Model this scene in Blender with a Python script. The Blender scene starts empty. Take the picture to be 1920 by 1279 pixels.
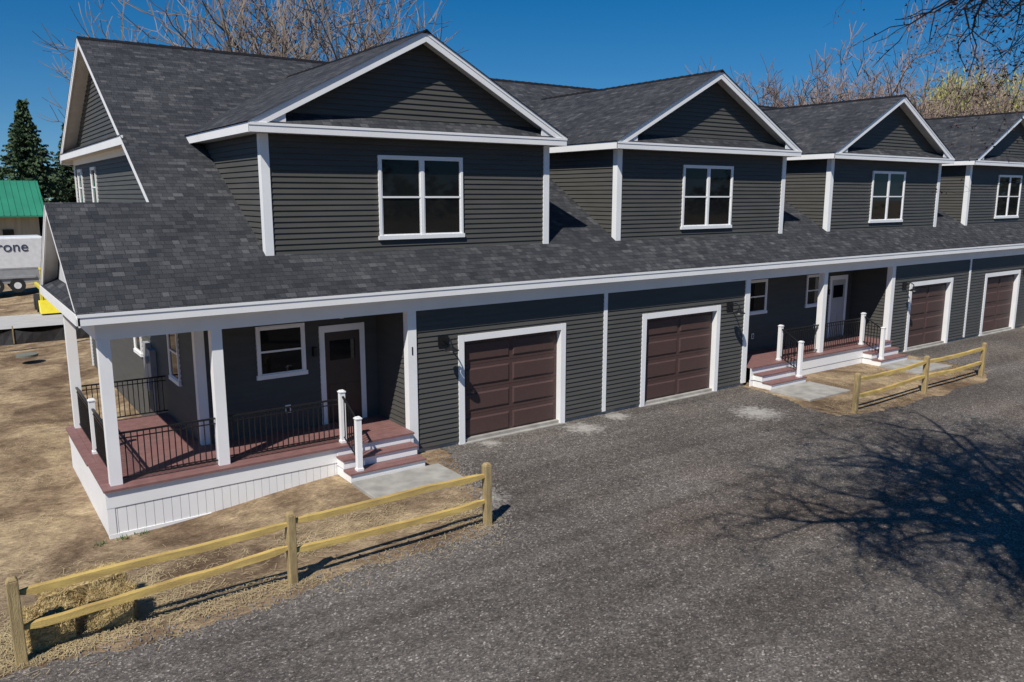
import bpy, math, random
from mathutils import Vector, Matrix
rnd = random.Random(7)
S = bpy.context.scene
V = Vector

# ---------------------------------------------------------------- helpers
class MB:
    def __init__(s): s.v=[]; s.f=[]; s.uv=[]
    def face(s, pts, uvs=None):
        i=len(s.v); s.v += [tuple(p) for p in pts]
        s.f.append(tuple(range(i,i+len(pts))))
        s.uv += uvs if uvs else [(0,0)]*len(pts)
    def hexa(s, b, t):
        i=len(s.v); s.v += [tuple(p) for p in b]+[tuple(p) for p in t]
        n=len(b)
        s.f.append(tuple(i+k for k in reversed(range(n)))); s.f.append(tuple(i+n+k for k in range(n)))
        s.uv += [(0,0)]*(2*n)
        for k in range(n):
            s.f.append((i+k,i+(k+1)%n,i+n+(k+1)%n,i+n+k)); s.uv += [(0,0)]*4
    def box(s,x0,x1,y0,y1,z0,z1):
        s.hexa([(x0,y0,z0),(x1,y0,z0),(x1,y1,z0),(x0,y1,z0)],[(x0,y0,z1),(x1,y0,z1),(x1,y1,z1),(x0,y1,z1)])
    def beam(s,p0,p1,w,h,up=(0,0,1)):
        p0=V(p0);p1=V(p1);d=(p1-p0).normalized();u=V(up)
        a=d.cross(u)
        if a.length<1e-4: a=V((1,0,0))
        a.normalize(); b=a.cross(d).normalized()
        a=a*w/2;b=b*h/2
        s.hexa([p0-a-b,p0+a-b,p0+a+b,p0-a+b],[p1-a-b,p1+a-b,p1+a+b,p1-a+b])
    def board(s,p0,p1,n,th,zt,zb):
        p0=V(p0);p1=V(p1);n=V(n)*th;T=V((0,0,zt));B=V((0,0,zb))
        s.hexa([p0+B,p1+B,p1+B+n,p0+B+n],[p0+T,p1+T,p1+T+n,p0+T+n])
    def tube(s,p0,p1,r0,r1,n=6,caps=False):
        p0=V(p0);p1=V(p1);d=p1-p0
        if d.length<1e-6: return
        d.normalize(); a=d.orthogonal().normalized(); b=d.cross(a)
        i=len(s.v)
        for p,r in((p0,r0),(p1,r1)):
            for k in range(n):
                t=2*math.pi*k/n
                s.v.append(tuple(p+(a*math.cos(t)+b*math.sin(t))*r))
        for k in range(n):
            s.f.append((i+k,i+(k+1)%n,i+n+(k+1)%n,i+n+k)); s.uv += [(0,0)]*4
        if caps:
            s.f.append(tuple(i+k for k in reversed(range(n)))); s.f.append(tuple(i+n+k for k in range(n))); s.uv += [(0,0)]*(2*n)
    def data(s,name,mat,smooth=False):
        me=bpy.data.meshes.new(name); me.from_pydata(s.v,[],s.f)
        uvl=me.uv_layers.new(name="UVMap")
        flat=[c for uv in s.uv for c in uv]
        if len(flat)==2*len(me.loops): uvl.data.foreach_set("uv",flat)
        me.materials.append(mat)
        if smooth: me.polygons.foreach_set("use_smooth",[True]*len(me.polygons))
        me.update(); return me
    def build(s,name,mat,parent=None,smooth=False,bevel=0):
        o=bpy.data.objects.new(name,s.data(name,mat,smooth)); S.collection.objects.link(o)
        if parent: o.parent=parent
        if bevel:
            m=o.modifiers.new("bevel",'BEVEL'); m.width=bevel; m.segments=2; m.limit_method='ANGLE'
        return o
def empty(name,loc=(0,0,0)):
    e=bpy.data.objects.new(name,None); S.collection.objects.link(e); e.location=loc; return e

def newmat(name):
    m=bpy.data.materials.new(name); m.use_nodes=True
    nt=m.node_tree; b=nt.nodes["Principled BSDF"]; return m,nt,b
def N(nt,t,**k):
    n=nt.nodes.new(t)
    for a,v in k.items():
        if a in n.inputs.keys(): n.inputs[a].default_value=v
        else: setattr(n,a,v)
    return n
def ramp(nt,stops):
    r=nt.nodes.new("ShaderNodeValToRGB"); e=r.color_ramp.elements
    while len(e)<len(stops): e.new(.5)
    for i,(p,c) in enumerate(stops):
        e[i].position=p; e[i].color=(c[0],c[1],c[2],1)
    return r
def mixc(nt,fac,a,b,mode='MIX'):
    m=nt.nodes.new("ShaderNodeMix"); m.data_type='RGBA'; m.blend_type=mode
    for sock,val in((0,fac),(6,a),(7,b)):
        if isinstance(val,(int,float)): m.inputs[sock].default_value=val
        elif isinstance(val,tuple): m.inputs[sock].default_value=(val[0],val[1],val[2],1)
        else: nt.links.new(val,m.inputs[sock])
    return m.outputs[2]
def simple(name,c1,c2=None,scale=4,rough=.6,bump=0,bscale=40,metal=0,spec=.5,stretch=(1,1,1),coat=0):
    m,nt,b=newmat(name); L=nt.links
    b.inputs["Roughness"].default_value=rough; b.inputs["Metallic"].default_value=metal
    b.inputs["Specular IOR Level"].default_value=spec
    tc=N(nt,"ShaderNodeTexCoord"); mp=N(nt,"ShaderNodeMapping"); mp.inputs["Scale"].default_value=stretch
    L.new(tc.outputs["Object"],mp.inputs[0])
    if c2 is None: c2=tuple(x*.85 for x in c1)
    n=N(nt,"ShaderNodeTexNoise",Scale=scale,Detail=6.0); L.new(mp.outputs[0],n.inputs["Vector"])
    r=ramp(nt,[(.3,c1),(.7,c2)]); L.new(n.outputs[0],r.inputs[0]); L.new(r.outputs[0],b.inputs["Base Color"])
    if bump:
        n2=N(nt,"ShaderNodeTexNoise",Scale=bscale,Detail=4.0); L.new(mp.outputs[0],n2.inputs["Vector"])
        bp=N(nt,"ShaderNodeBump",Strength=bump,Distance=.01); L.new(n2.outputs[0],bp.inputs["Height"]); L.new(bp.outputs[0],b.inputs["Normal"])
    return m

M_white=simple("white_trim_paint",(.88,.875,.86),(.82,.815,.80),scale=1.5,rough=.45,bump=.05)
M_siding=simple("dark_vinyl_siding",(.088,.085,.076),(.073,.071,.064),scale=1.2,rough=.55,bump=.12,bscale=30,stretch=(1,1,6),spec=.22)
M_garage=simple("brown_garage_door",(.090,.052,.045),(.074,.042,.037),scale=6,rough=.5,bump=.15,bscale=30,stretch=(1,1,8),spec=.35)
M_deck=simple("composite_deck",(.24,.125,.113),(.18,.09,.083),scale=5,rough=.6,bump=.2,bscale=40)
M_black=simple("black_metal",(.012,.012,.013),rough=.4,spec=.4)
M_conc=simple("concrete",(.40,.38,.34),(.25,.235,.21),scale=3,rough=.85,bump=.3,bscale=60)
M_door=simple("brown_entry_door",(.045,.027,.023),rough=.4)
M_glass=simple("window_glass",(.006,.007,.009),(.012,.014,.014),scale=.6,rough=.03,spec=.22)
M_ceil=simple("porch_ceiling",(.66,.655,.64),rough=.6)
M_wood=simple("fence_pine",(.58,.41,.12),(.35,.235,.08),scale=2.2,rough=.8,bump=.8,bscale=25,stretch=(1,4,6))
M_post=simple("fence_post_wood",(.44,.33,.15),(.26,.185,.09),scale=4,rough=.85,bump=.8,bscale=25,stretch=(5,5,1))
M_bark=simple("bark",(.15,.115,.093),(.25,.205,.17),scale=1,rough=.9,bump=.6,bscale=12)
M_barkf=simple("bark_twiggy",(.20,.145,.12),(.27,.20,.165),scale=1,rough=.9)
M_barkd=simple("bark_dark",(.07,.05,.042),(.11,.085,.07),scale=3,rough=.9,bump=.6,bscale=12)

def shingle_mat():
    m,nt,b=newmat("asphalt_shingles"); L=nt.links
    b.inputs["Roughness"].default_value=.9; b.inputs["Specular IOR Level"].default_value=.15
    uv=N(nt,"ShaderNodeUVMap"); uv.uv_map="UVMap"
    def brick(w,off,fq):
        br=N(nt,"ShaderNodeTexBrick"); br.offset=off; br.offset_frequency=2; br.squash=.7; br.squash_frequency=fq
        br.inputs["Color1"].default_value=(0,0,0,1); br.inputs["Color2"].default_value=(1,1,1,1); br.inputs["Mortar"].default_value=(0,0,0,1)
        br.inputs["Scale"].default_value=1; br.inputs["Brick Width"].default_value=w; br.inputs["Row Height"].default_value=.14
        br.inputs["Mortar Size"].default_value=.003; br.inputs["Bias"].default_value=0.0
        L.new(uv.outputs[0],br.inputs["Vector"]); return br
    br=brick(.21,.37,3); b2=brick(.49,.21,2)
    mx=mixc(nt,.4,br.outputs["Color"],b2.outputs["Color"])
    r=ramp(nt,[(.05,(.027,.029,.034)),(.4,(.041,.043,.048)),(.7,(.055,.057,.062)),(.95,(.090,.091,.096))]); L.new(mx,r.inputs[0])
    n=N(nt,"ShaderNodeTexNoise",Scale=.5,Detail=5.0); L.new(uv.outputs[0],n.inputs["Vector"])
    r2=ramp(nt,[(.3,(.84,.84,.86)),(.7,(1.16,1.15,1.12))]); L.new(n.outputs[0],r2.inputs[0])
    c=mixc(nt,1.0,r.outputs[0],r2.outputs[0],'MULTIPLY')
    n3=N(nt,"ShaderNodeTexNoise",Scale=60,Detail=3.0); L.new(uv.outputs[0],n3.inputs["Vector"])
    r3=ramp(nt,[(.3,(.55,.55,.55)),(.7,(1.45,1.45,1.45))]); L.new(n3.outputs[0],r3.inputs[0])
    c=mixc(nt,1.0,c,r3.outputs[0],'MULTIPLY')
    c=mixc(nt,br.outputs["Fac"],c,(.012,.012,.014))
    L.new(c,b.inputs["Base Color"])
    sx=N(nt,"ShaderNodeSeparateXYZ"); L.new(uv.outputs[0],sx.inputs[0])
    d=N(nt,"ShaderNodeMath",operation='DIVIDE'); L.new(sx.outputs[1],d.inputs[0]); d.inputs[1].default_value=.14
    fr=N(nt,"ShaderNodeMath",operation='FRACT'); L.new(d.outputs[0],fr.inputs[0])
    iv=N(nt,"ShaderNodeMath",operation='SUBTRACT'); iv.inputs[0].default_value=1; L.new(fr.outputs[0],iv.inputs[1])
    ad=N(nt,"ShaderNodeMath",operation='ADD'); L.new(iv.outputs[0],ad.inputs[0]); L.new(mx,ad.inputs[1])
    bp=N(nt,"ShaderNodeBump",Strength=.8,Distance=.014); L.new(ad.outputs[0],bp.inputs["Height"]); L.new(bp.outputs[0],b.inputs["Normal"])
    return m
M_shing=shingle_mat()

def gravel_mat():
    m,nt,b=newmat("gravel_millings"); L=nt.links
    b.inputs["Roughness"].default_value=.95; b.inputs["Specular IOR Level"].default_value=.1
    tc=N(nt,"ShaderNodeTexCoord"); P=tc.outputs["Object"]
    v1=N(nt,"ShaderNodeTexVoronoi",Scale=42.0); L.new(P,v1.inputs["Vector"])
    sp=N(nt,"ShaderNodeSeparateColor"); L.new(v1.outputs["Color"],sp.inputs[0])
    r=ramp(nt,[(0,(.072,.065,.060)),(.4,(.110,.100,.092)),(.8,(.150,.137,.126)),(.95,(.22,.20,.182)),(1,(.37,.35,.32))]); L.new(sp.outputs[0],r.inputs[0])
    n=N(nt,"ShaderNodeTexNoise",Scale=.3,Detail=10.0,Roughness=.65); L.new(P,n.inputs["Vector"])
    r2=ramp(nt,[(.3,(.72,.70,.69)),(.7,(1.24,1.22,1.2))]); L.new(n.outputs[0],r2.inputs[0])
    c=mixc(nt,1.0,r.outputs[0],r2.outputs[0],'MULTIPLY')
    mp=N(nt,"ShaderNodeMapping"); mp.inputs["Rotation"].default_value=(0,0,.12); mp.inputs["Scale"].default_value=(.07,1.3,1); L.new(P,mp.inputs[0])
    nl=N(nt,"ShaderNodeTexNoise",Scale=1.0,Detail=3.0,Distortion=.6); L.new(mp.outputs[0],nl.inputs["Vector"])
    rl=ramp(nt,[(.36,(.84,.83,.82)),(.62,(1.13,1.13,1.13))]); L.new(nl.outputs[0],rl.inputs[0])
    c=mixc(nt,1.0,c,rl.outputs[0],'MULTIPLY')
    n2=N(nt,"ShaderNodeTexNoise",Scale=7.0,Detail=9.0,Roughness=.75); L.new(P,n2.inputs["Vector"])
    r3=ramp(nt,[(.3,(.62,.62,.62)),(.7,(1.34,1.33,1.31))]); L.new(n2.outputs[0],r3.inputs[0])
    c=mixc(nt,1.0,c,r3.outputs[0],'MULTIPLY')
    n4=N(nt,"ShaderNodeTexNoise",Scale=.18,Detail=4.0); L.new(P,n4.inputs["Vector"])
    m4=N(nt,"ShaderNodeMapRange"); L.new(n4.outputs[0],m4.inputs[0]); m4.inputs[1].default_value=.5; m4.inputs[2].default_value=.75; m4.inputs[4].default_value=.5
    c=mixc(nt,m4.outputs[0],c,mixc(nt,1.0,c,(1.2,.98,.80),'MULTIPLY'))
    for (px,py,rr) in ((17.3,13.0,1.5),(12.6,14.6,1.1),(7.9,12.2,1.2),(27.8,14.5,1.2),(10.0,14.9,.6),(14.0,14.9,.8)):
        d=N(nt,"ShaderNodeVectorMath",operation='DISTANCE'); L.new(P,d.inputs[0]); d.inputs[1].default_value=(px,py,0)
        mr=N(nt,"ShaderNodeMapRange"); L.new(d.outputs["Value"],mr.inputs[0]); mr.inputs[1].default_value=0; mr.inputs[2].default_value=rr; mr.inputs[3].default_value=.64; mr.inputs[4].default_value=0
        mu=N(nt,"ShaderNodeMath",operation='ADD'); L.new(mr.outputs[0],mu.inputs[0]); L.new(n2.outputs[0],mu.inputs[1])
        mm=N(nt,"ShaderNodeMapRange"); L.new(mu.outputs[0],mm.inputs[0]); mm.inputs[1].default_value=.80; mm.inputs[2].default_value=1.07; mm.inputs[4].default_value=.8
        c=mixc(nt,mm.outputs[0],c,(.45,.425,.385))
    L.new(c,b.inputs["Base Color"])
    bp=N(nt,"ShaderNodeBump",Strength=.7,Distance=.012); L.new(v1.outputs["Distance"],bp.inputs["Height"])
    bp2=N(nt,"ShaderNodeBump",Strength=.6,Distance=.05); L.new(n2.outputs[0],bp2.inputs["Height"]); L.new(bp.outputs[0],bp2.inputs["Normal"])
    L.new(bp2.outputs[0],b.inputs["Normal"])
    return m
def straw_mat():
    m,nt,b=newmat("straw_and_dirt"); L=nt.links
    b.inputs["Roughness"].default_value=.95; b.inputs["Specular IOR Level"].default_value=.1
    tc=N(nt,"ShaderNodeTexCoord"); P=tc.outputs["Object"]
    n=N(nt,"ShaderNodeTexNoise",Scale=.5,Detail=11.0,Roughness=.68); n.inputs["Distortion"].default_value=.6; L.new(P,n.inputs["Vector"])
    r=ramp(nt,[(.38,(.155,.108,.073)),(.46,(.245,.18,.12)),(.53,(.33,.25,.168)),(.60,(.45,.35,.225)),(.72,(.32,.255,.19))]); L.new(n.outputs[0],r.inputs[0])
    c=r.outputs[0]
    nn=N(nt,"ShaderNodeTexNoise",Scale=3.2,Detail=9.0,Roughness=.75); L.new(P,nn.inputs["Vector"])
    rn=ramp(nt,[(.32,(.62,.60,.58)),(.68,(1.32,1.32,1.31))]); L.new(nn.outputs[0],rn.inputs[0])
    c=mixc(nt,1.0,c,rn.outputs[0],'MULTIPLY')
    for rot,sc in((.4,1),(1.7,1.2),(2.6,.8)):
        mp=N(nt,"ShaderNodeMapping"); mp.inputs["Rotation"].default_value=(0,0,rot); mp.inputs["Scale"].default_value=(9*sc,70*sc,1); L.new(P,mp.inputs[0])
        q=N(nt,"ShaderNodeTexNoise",Scale=1.0,Detail=3.0); L.new(mp.outputs[0],q.inputs["Vector"])
        rr=ramp(nt,[(.35,(.82,.8,.78)),(.65,(1.16,1.16,1.14))]); L.new(q.outputs[0],rr.inputs[0])
        c=mixc(nt,1.0,c,rr.outputs[0],'MULTIPLY')
    L.new(c,b.inputs["Base Color"])
    n2=N(nt,"ShaderNodeTexNoise",Scale=9.0,Detail=10.0,Roughness=.72); L.new(P,n2.inputs["Vector"])
    bp=N(nt,"ShaderNodeBump",Strength=.9,Distance=.07); L.new(n2.outputs[0],bp.inputs["Height"]); L.new(bp.outputs[0],b.inputs["Normal"])
    return m
M_gravel=gravel_mat(); M_straw=straw_mat()
M_strand=simple("straw",(.56,.45,.25),(.36,.28,.15),scale=2,rough=.85)

# ---------------------------------------------------------------- terrain
def sm(t): t=max(0,min(1,t)); return t*t*(3-2*t)
def gz(x,y):
    return -.32*sm((6.8-x)/4.6)*sm((y-11.3)/2.8)
def bump2(x,y):
    return .03*math.sin(x*1.3+y*.7)*math.sin(y*1.1-x*.4)+.018*math.sin(x*3.1+1)*math.sin(y*2.7)
mb=MB()
xs=sorted(set([-900,-500,-250,-120,-70,-40,-25,-15]+[ -10+i*.4 for i in range(0,60)]+[14+i*2 for i in range(36)]+[95,130,200,350,600,900]))
ys=sorted(set([-900,-400,-150,-60,-25,-10,0,5]+[9+i*.35 for i in range(0,40)]+[23+i*2 for i in range(20)]+[70,90,120,180,300,600,1000]))
idx={}
for i,x in enumerate(xs):
    for j,y in enumerate(ys):
        z=gz(x,y)
        if 10.9<y<14 and -10<x<8: z+=bump2(x,y)*.6*sm((y-10.9)/.5)
        elif y>=14 and x<2: z+=bump2(x,y)
        idx[i,j]=len(mb.v); mb.v.append((x,y,z))
for i in range(len(xs)-1):
    for j in range(len(ys)-1):
        mb.f.append((idx[i,j],idx[i+1,j],idx[i+1,j+1],idx[i,j+1])); mb.uv += [(0,0)]*4
mb.build("ground",M_straw,smooth=True)

def jag(pts,amp,step,skip=lambda a,b:False):
    out=[]
    for k in range(len(pts)):
        a=V(pts[k]);b=V(pts[(k+1)%len(pts)])
        out.append(a.copy())
        L=(b-a).length
        if L>60 or skip(a,b): continue
        n=int(L/step); d=(b-a).normalized(); nr=V((-d.y,d.x))
        for q in range(1,n):
            out.append(a+(b-a)*q/n+nr*(rnd.uniform(-amp,amp)+.09*math.sin(q*step*2.1+k))+d*rnd.uniform(-.3,.3)*step)
    return out
gp=[(-90,9.6),(-12,10.0),(.5,10.6),(2.5,10.45),(5.1,10.8),(6.6,10.72),(7.3,10.8),(7.75,11.5),(8.25,12.6),(8.4,13.6),(8.75,14.5),(8.8,15.4),(19.4,15.4),(19.2,13.7),(18.7,12.6),(18.8,11.5),(20.5,11.2),(23,11.15),(26,11.2),(27.2,11.5),(28.0,12.6),(28.2,14.0),(28.2,15.4),
    (38.5,15.4),(38.0,11.4),(47,11.2),(47.6,15.4),(57.8,15.4),(58.2,11.4),(75,11),(76,-42),(-90,-42)]
pg=jag(gp,.05,.09,lambda a,b:(a.x<-10 and b.x<-10))
from mathutils.geometry import tessellate_polygon
tri=tessellate_polygon([[V((p.x,p.y,0)) for p in pg]])
mb=MB(); mb.v=[(p.x,p.y,.012) for p in pg]; mb.f=[tuple(t) for t in tri]; mb.uv=[(0,0)]*(3*len(tri))
gr=mb.build("gravel_driveway",M_gravel)

mb=MB()
def stone(x,y,z,r):
    p=V((x,y,z)); q=[p+V((r,0,0)),p+V((-r*.4,r*.8,0)),p+V((-r*.5,-r*.7,0))]
    rot=Matrix.Rotation(rnd.uniform(0,6),3,'Z'); q=[p+rot@(w-p) for w in q]
    mb.hexa([q[0],q[1],q[2]],[p+(w-p)*.5+V((0,0,r*.7)) for w in q[:3]])
for _ in range(5200):
    x=rnd.uniform(-1,20); y=rnd.uniform(2,15)
    inside = (y<10.5) or (8.5<x<18.5)
    if not inside: continue
    stone(x,y,.012,rnd.choice([.006,.008,.01,.012,.018]))
for _ in range(2600):
    k=rnd.randrange(2,10); a=V(gp[k]);b_=V(gp[k+1]); p=a+(b_-a)*rnd.random()
    stone(p.x+rnd.gauss(0,.2),p.y+rnd.gauss(0,.2),.01,rnd.choice([.008,.012,.018,.026]))
mb.build("loose_stones",simple("stone",(.27,.25,.225),(.13,.12,.11),scale=7,rough=.9))
mb=MB()
def straw_at(x,y,l,zz=None):
    a=rnd.uniform(0,math.pi); d=V((math.cos(a),math.sin(a),rnd.uniform(-.12,.2)))*l/2; n=V((-math.sin(a),math.cos(a),0))*.003
    z=(gz(x,y)+ (bump2(x,y)*.6 if 10.9<y<14 and x<8 else (bump2(x,y) if y>=14 and x<2 else 0)) if zz is None else zz)+.015+rnd.uniform(0,.015)
    p=V((x,y,z)); mb.face([p-d-n,p+d-n,p+d+n,p-d+n])
def patch(x,y): return math.sin(x*1.7+2*math.sin(y*1.3))+math.sin(x*.6+y*2.3+1)
for _ in range(9000):
    x=rnd.uniform(-1,7.7); y=10.7+abs(rnd.gauss(0,1.5))
    if y>15: continue
    if patch(x,y)>.25 or rnd.random()<.12: straw_at(x,y,rnd.uniform(.05,.18))
for _ in range(4000):
    x,y=rnd.uniform(-4,1.8),rnd.uniform(14,26)
    if patch(x,y)>.6: straw_at(x,y,rnd.uniform(.06,.2))
for _ in range(3500):
    x,y=rnd.gauss(.9,.9),rnd.gauss(11.5,.45)
    if y>10.7: straw_at(x,y,rnd.uniform(.06,.2))
for _ in range(3500):
    x,y=rnd.uniform(19,28),rnd.uniform(11.4,14.9)
    if patch(x,y)>0: straw_at(x,y,rnd.uniform(.06,.2))
for _ in range(260): straw_at(rnd.uniform(-1,7.4),rnd.uniform(10.2,10.8),rnd.uniform(.04,.14),.01)
mb.build("straw_mulch",M_strand)
mb=MB()
for (cx,cy) in ((2.15,14.92),(1.75,14.9),(2.5,14.95)):
    for _ in range(26):
        a=rnd.uniform(0,6.28); p=V((cx+rnd.gauss(0,.06),cy+rnd.gauss(0,.04),gz(cx,cy)-.01)); d=V((math.cos(a)*.05,math.sin(a)*.05,rnd.uniform(.03,.09))); n=V((-math.sin(a),math.cos(a),0))*.012
        mb.face([p-n,p+n,p+d])
mb.build("weeds",simple("weed_green",(.05,.11,.025),(.08,.13,.04),rough=.8))

# ---------------------------------------------------------------- building
B=empty("townhouse_building")
sid=MB(); tr=MB(); gl=MB(); gd=MB(); dk=MB(); bk=MB(); ce=MB(); sh=MB(); con=MB(); dr=MB(); wd=MB()
FY=15.25; RY=16.75; EY=14.9; EZ=3.75; SL=.583; RDY=25.5; RDZ=EZ+SL*(RDY-EY); BY=31.5; BZ=6.93
XL=4.05; XR=62.3; RL=3.65; RR=62.7
def rz(y): return EZ+SL*(y-EY)
C=.115
def siding(o,u,n,poly,holes=()):
    o=V(o);u=V(u);n=V(n)
    zs=[p[1] for p in poly]; z0=min(zs);z1=max(zs)
    br=set([z0,z1]+[p[1] for p in poly])
    k=math.ceil(z0/C)
    while k*C<z1: br.add(round(k*C,6)); k+=1
    for h in holes: br|={h[2],h[3]}
    br=sorted(b for b in br if z0-1e-9<=b<=z1+1e-9)
    def rng(z):
        z=min(max(z,z0+1e-5),z1-1e-5); xs_=[]
        for i in range(len(poly)):
            a=poly[i];b=poly[(i+1)%len(poly)]
            if (a[1]-z)*(b[1]-z)<=0 and abs(a[1]-b[1])>1e-9:
                xs_.append(a[0]+(b[0]-a[0])*(z-a[1])/(b[1]-a[1]))
        return min(xs_),max(xs_)
    for za,zb in zip(br[:-1],br[1:]):
        if zb-za<1e-4: continue
        zm=(za+zb)/2; c0=math.floor(zm/C)*C
        la,ra=rng(za+1e-4); lb,rb=rng(zb-1e-4)
        segs=[((la,ra),(lb,rb))]
        for h in holes:
            if h[2]<zm<h[3]:
                ns=[]
                for (A,Bq) in segs:
                    if h[0]>=A[1] or h[1]<=A[0]: ns.append((A,Bq)); continue
                    ns.append(((A[0],h[0]),(Bq[0],h[0]))); ns.append(((h[1],A[1]),(h[1],Bq[1])))
                segs=ns
        oa=.024*(1-(za-c0)/C)+.002; ob=.024*(1-(zb-c0)/C)+.002
        for A,Bq in segs:
            P=lambda s,z,f:o+u*s+V((0,0,z))+n*f
            sid.face([P(A[0],za,oa),P(A[1],za,oa),P(Bq[1],zb,ob),P(Bq[0],zb,ob)])
            if abs(za-c0)<1e-4: sid.face([P(A[0],za,oa),P(A[1],za,oa),P(A[1],za,0),P(A[0],za,0)])
def qb(mbx,o,u,n,s0,s1,z0,z1,f0,f1):
    o=V(o);u=V(u);n=V(n)
    P=lambda s,z,f:o+u*s+V((0,0,z))+n*f
    mbx.hexa([P(s0,z0,f0),P(s1,z0,f0),P(s1,z0,f1),P(s0,z0,f1)],[P(s0,z1,f0),P(s1,z1,f0),P(s1,z1,f1),P(s0,z1,f1)])
def window(o,u,n,s0,s1,z0,z1,units=1):
    w=.06
    qb(tr,o,u,n,s0-.0,s1,z1-w,z1,0,.06); qb(tr,o,u,n,s0-.03,s1+.03,z0-.03,z0+w,0,.075)
    qb(tr,o,u,n,s0,s0+w,z0+w,z1-w,0,.058); qb(tr,o,u,n,s1-w,s1,z0+w,z1-w,0,.058)
    sp=(s1-s0-2*w)/units
    for k in range(units):
        a=s0+w+sp*k; b=a+sp
        if k>0: qb(tr,o,u,n,a-.04,a+.04,z0+w,z1-w,0,.056)
        zm=(z0+z1)/2; e=.028
        ia=a+(.04 if k>0 else 0); ib=b-(.04 if k<units-1 else 0)
        qb(tr,o,u,n,ia,ib,zm-.02,zm+.02,.01,.05)
        qb(tr,o,u,n,ia,ib,z1-w-e,z1-w,.01,.048); qb(tr,o,u,n,ia,ib,z0+w,z0+w+e,.01,.046)
        for (za,zb,f) in((z0+w+e,zm-.02,.044),(zm+.02,z1-w-e,.046)):
            qb(tr,o,u,n,ia,ia+e,za,zb,.01,f); qb(tr,o,u,n,ib-e,ib,za,zb,.01,f)
            qb(gl,o,u,n,ia+e,ib-e,za,zb,.005,.026)
FN=(0,-1,0); FU=(1,0,0)

UW=9.67; P0=13.83
parties=[P0+2*UW*k for k in range(3)]
porches=[P0+UW+2*UW*k for k in range(2)]
for c in parties:
    x0,x1=c-5.75,c+5.75
    holes=[(c-4.32,c-1.48,-1,2.43),(c+1.48,c+4.32,-1,2.43)]
    siding((0,FY,0),FU,FN,[(x0,.1),(x1,.1),(x1,3.24),(x0,3.24)],holes)
    con.box(x0,x1,FY+.02,FY+.2,-.4,.1)
    for g,(h0,h1,_,zt) in enumerate(holes):
        tr.box(h0-.15,h0,FY-.045,FY+.16,.0,zt+.15); tr.box(h1,h1+.15,FY-.045,FY+.16,.0,zt+.15)
        tr.box(h0,h1,FY-.043,FY+.16,zt,zt+.148)
        con.box(h0-.02,h1+.02,FY-.10,FY+.25,-.1,.035)
        hh=(zt-.04)/4
        for r_ in range(4):
            za=.04+hh*r_; gd.box(h0,h1,FY+.13,FY+.17,za+.004,za+hh-.004)
            for q in range(2):
                a=h0+.1+(h1-h0-.1)/2*q; b=a+(h1-h0-.1)/2-.1
                y=FY+.13
                o=[(a,za+.09),(b,za+.09),(b,za+hh-.09),(a,za+hh-.09)]
                i_=[(a+.035,za+.125),(b-.035,za+.125),(b-.035,za+hh-.125),(a+.035,za+hh-.125)]
                gd.hexa([(p[0],y,p[1]) for p in o],[(p[0],y-.028,p[1]) for p in i_])
    tr.box(c-.06,c+.06,FY-.035,FY+.01,.1,3.24)
    for xx,s_ in((x0,1),(x1,-1)):
        a,b=sorted((xx-.01*s_,xx+.2*s_)); tr.box(a,b,FY-.05,FY+.15,.1,3.24)
    siding((x0,0,0),(0,1,0),(-1,0,0),[(FY+.15,.6),(RY,.6),(RY,3.4),(FY+.15,3.4)])
    siding((x1,0,0),(0,1,0),(1,0,0),[(FY+.15,.6),(RY,.6),(RY,3.4),(FY+.15,3.4)])
rec=[(XL,P0-5.75)]+[(c-3.92,c+3.92) for c in porches]+[(parties[2]+5.75,XR)]
for a,b in rec: siding((0,RY,0),FU,FN,[(a,.5),(b,.5),(b,3.45),(a,3.45)])
tr.box(2.03,XR,FY-.06,FY+.16,3.24,3.585)
tr.box(1.75,RR,EY-.03,EY,3.56,3.745)
tr.box(1.74,RR,EY-.045,EY-.03,3.70,3.752)
ce.box(1.78,RR,EY,FY-.06,3.585,3.60)
ce.box(2.1,XR,FY+.16,RY,3.40,3.42)
ce.box(2.25,XL,RY,19.85,3.40,3.42)
tr.box(2.03,2.25,FY+.16,19.85,3.24,3.585)
tr.box(2.25,XL,19.65,19.85,3.24,3.585)
tr.box(1.72,1.75,EY,20.4,3.56,3.745)
ce.box(1.75,2.03,FY-.3,20.3,3.585,3.60)
def post(x,y,w=.2,z0=.6,z1=3.24):
    tr.box(x-w/2,x+w/2,y-w/2,y+w/2,z0,z1)
PY=FY+.04
corner=[(2.15,PY),(4.05,PY),(2.15,19.72)]
for p in corner: post(*p)
for c in porches: post(c-.1,PY)
post(XR-.1,PY)
tr.box(XL-.04,XL+.15,RY-.045,RY+.15,.6,3.4)
def deck(x0,x1,y0,y1,along='x'):
    w=.14; y=y0
    while y<y1-.01:
        dk.box(x0,x1,y,min(y+w-.006,y1),.565,.60); y+=w
def stair(x0,x1):
    for k,(ya,z) in enumerate(((14.66,.4),(14.32,.2))):
        tr.box(x0,x1,ya+.03,15.02,z-.2-.0,z-.035)
        dk.box(x0-.02,x1+.02,ya,ya+.17,z-.035,z); dk.box(x0-.02,x1+.02,ya+.176,ya+.346,z-.035,z)
def newel(x,y,z,h=1.08):
    tr.box(x-.055,x+.055,y-.055,y+.055,z,z+h); tr.box(x-.07,x+.07,y-.07,y+.07,z,z+.05)
    tr.box(x-.068,x+.068,y-.068,y+.068,z+h,z+h+.025); tr.box(x-.045,x+.045,y-.045,y+.045,z+h+.025,z+h+.045)
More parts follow.
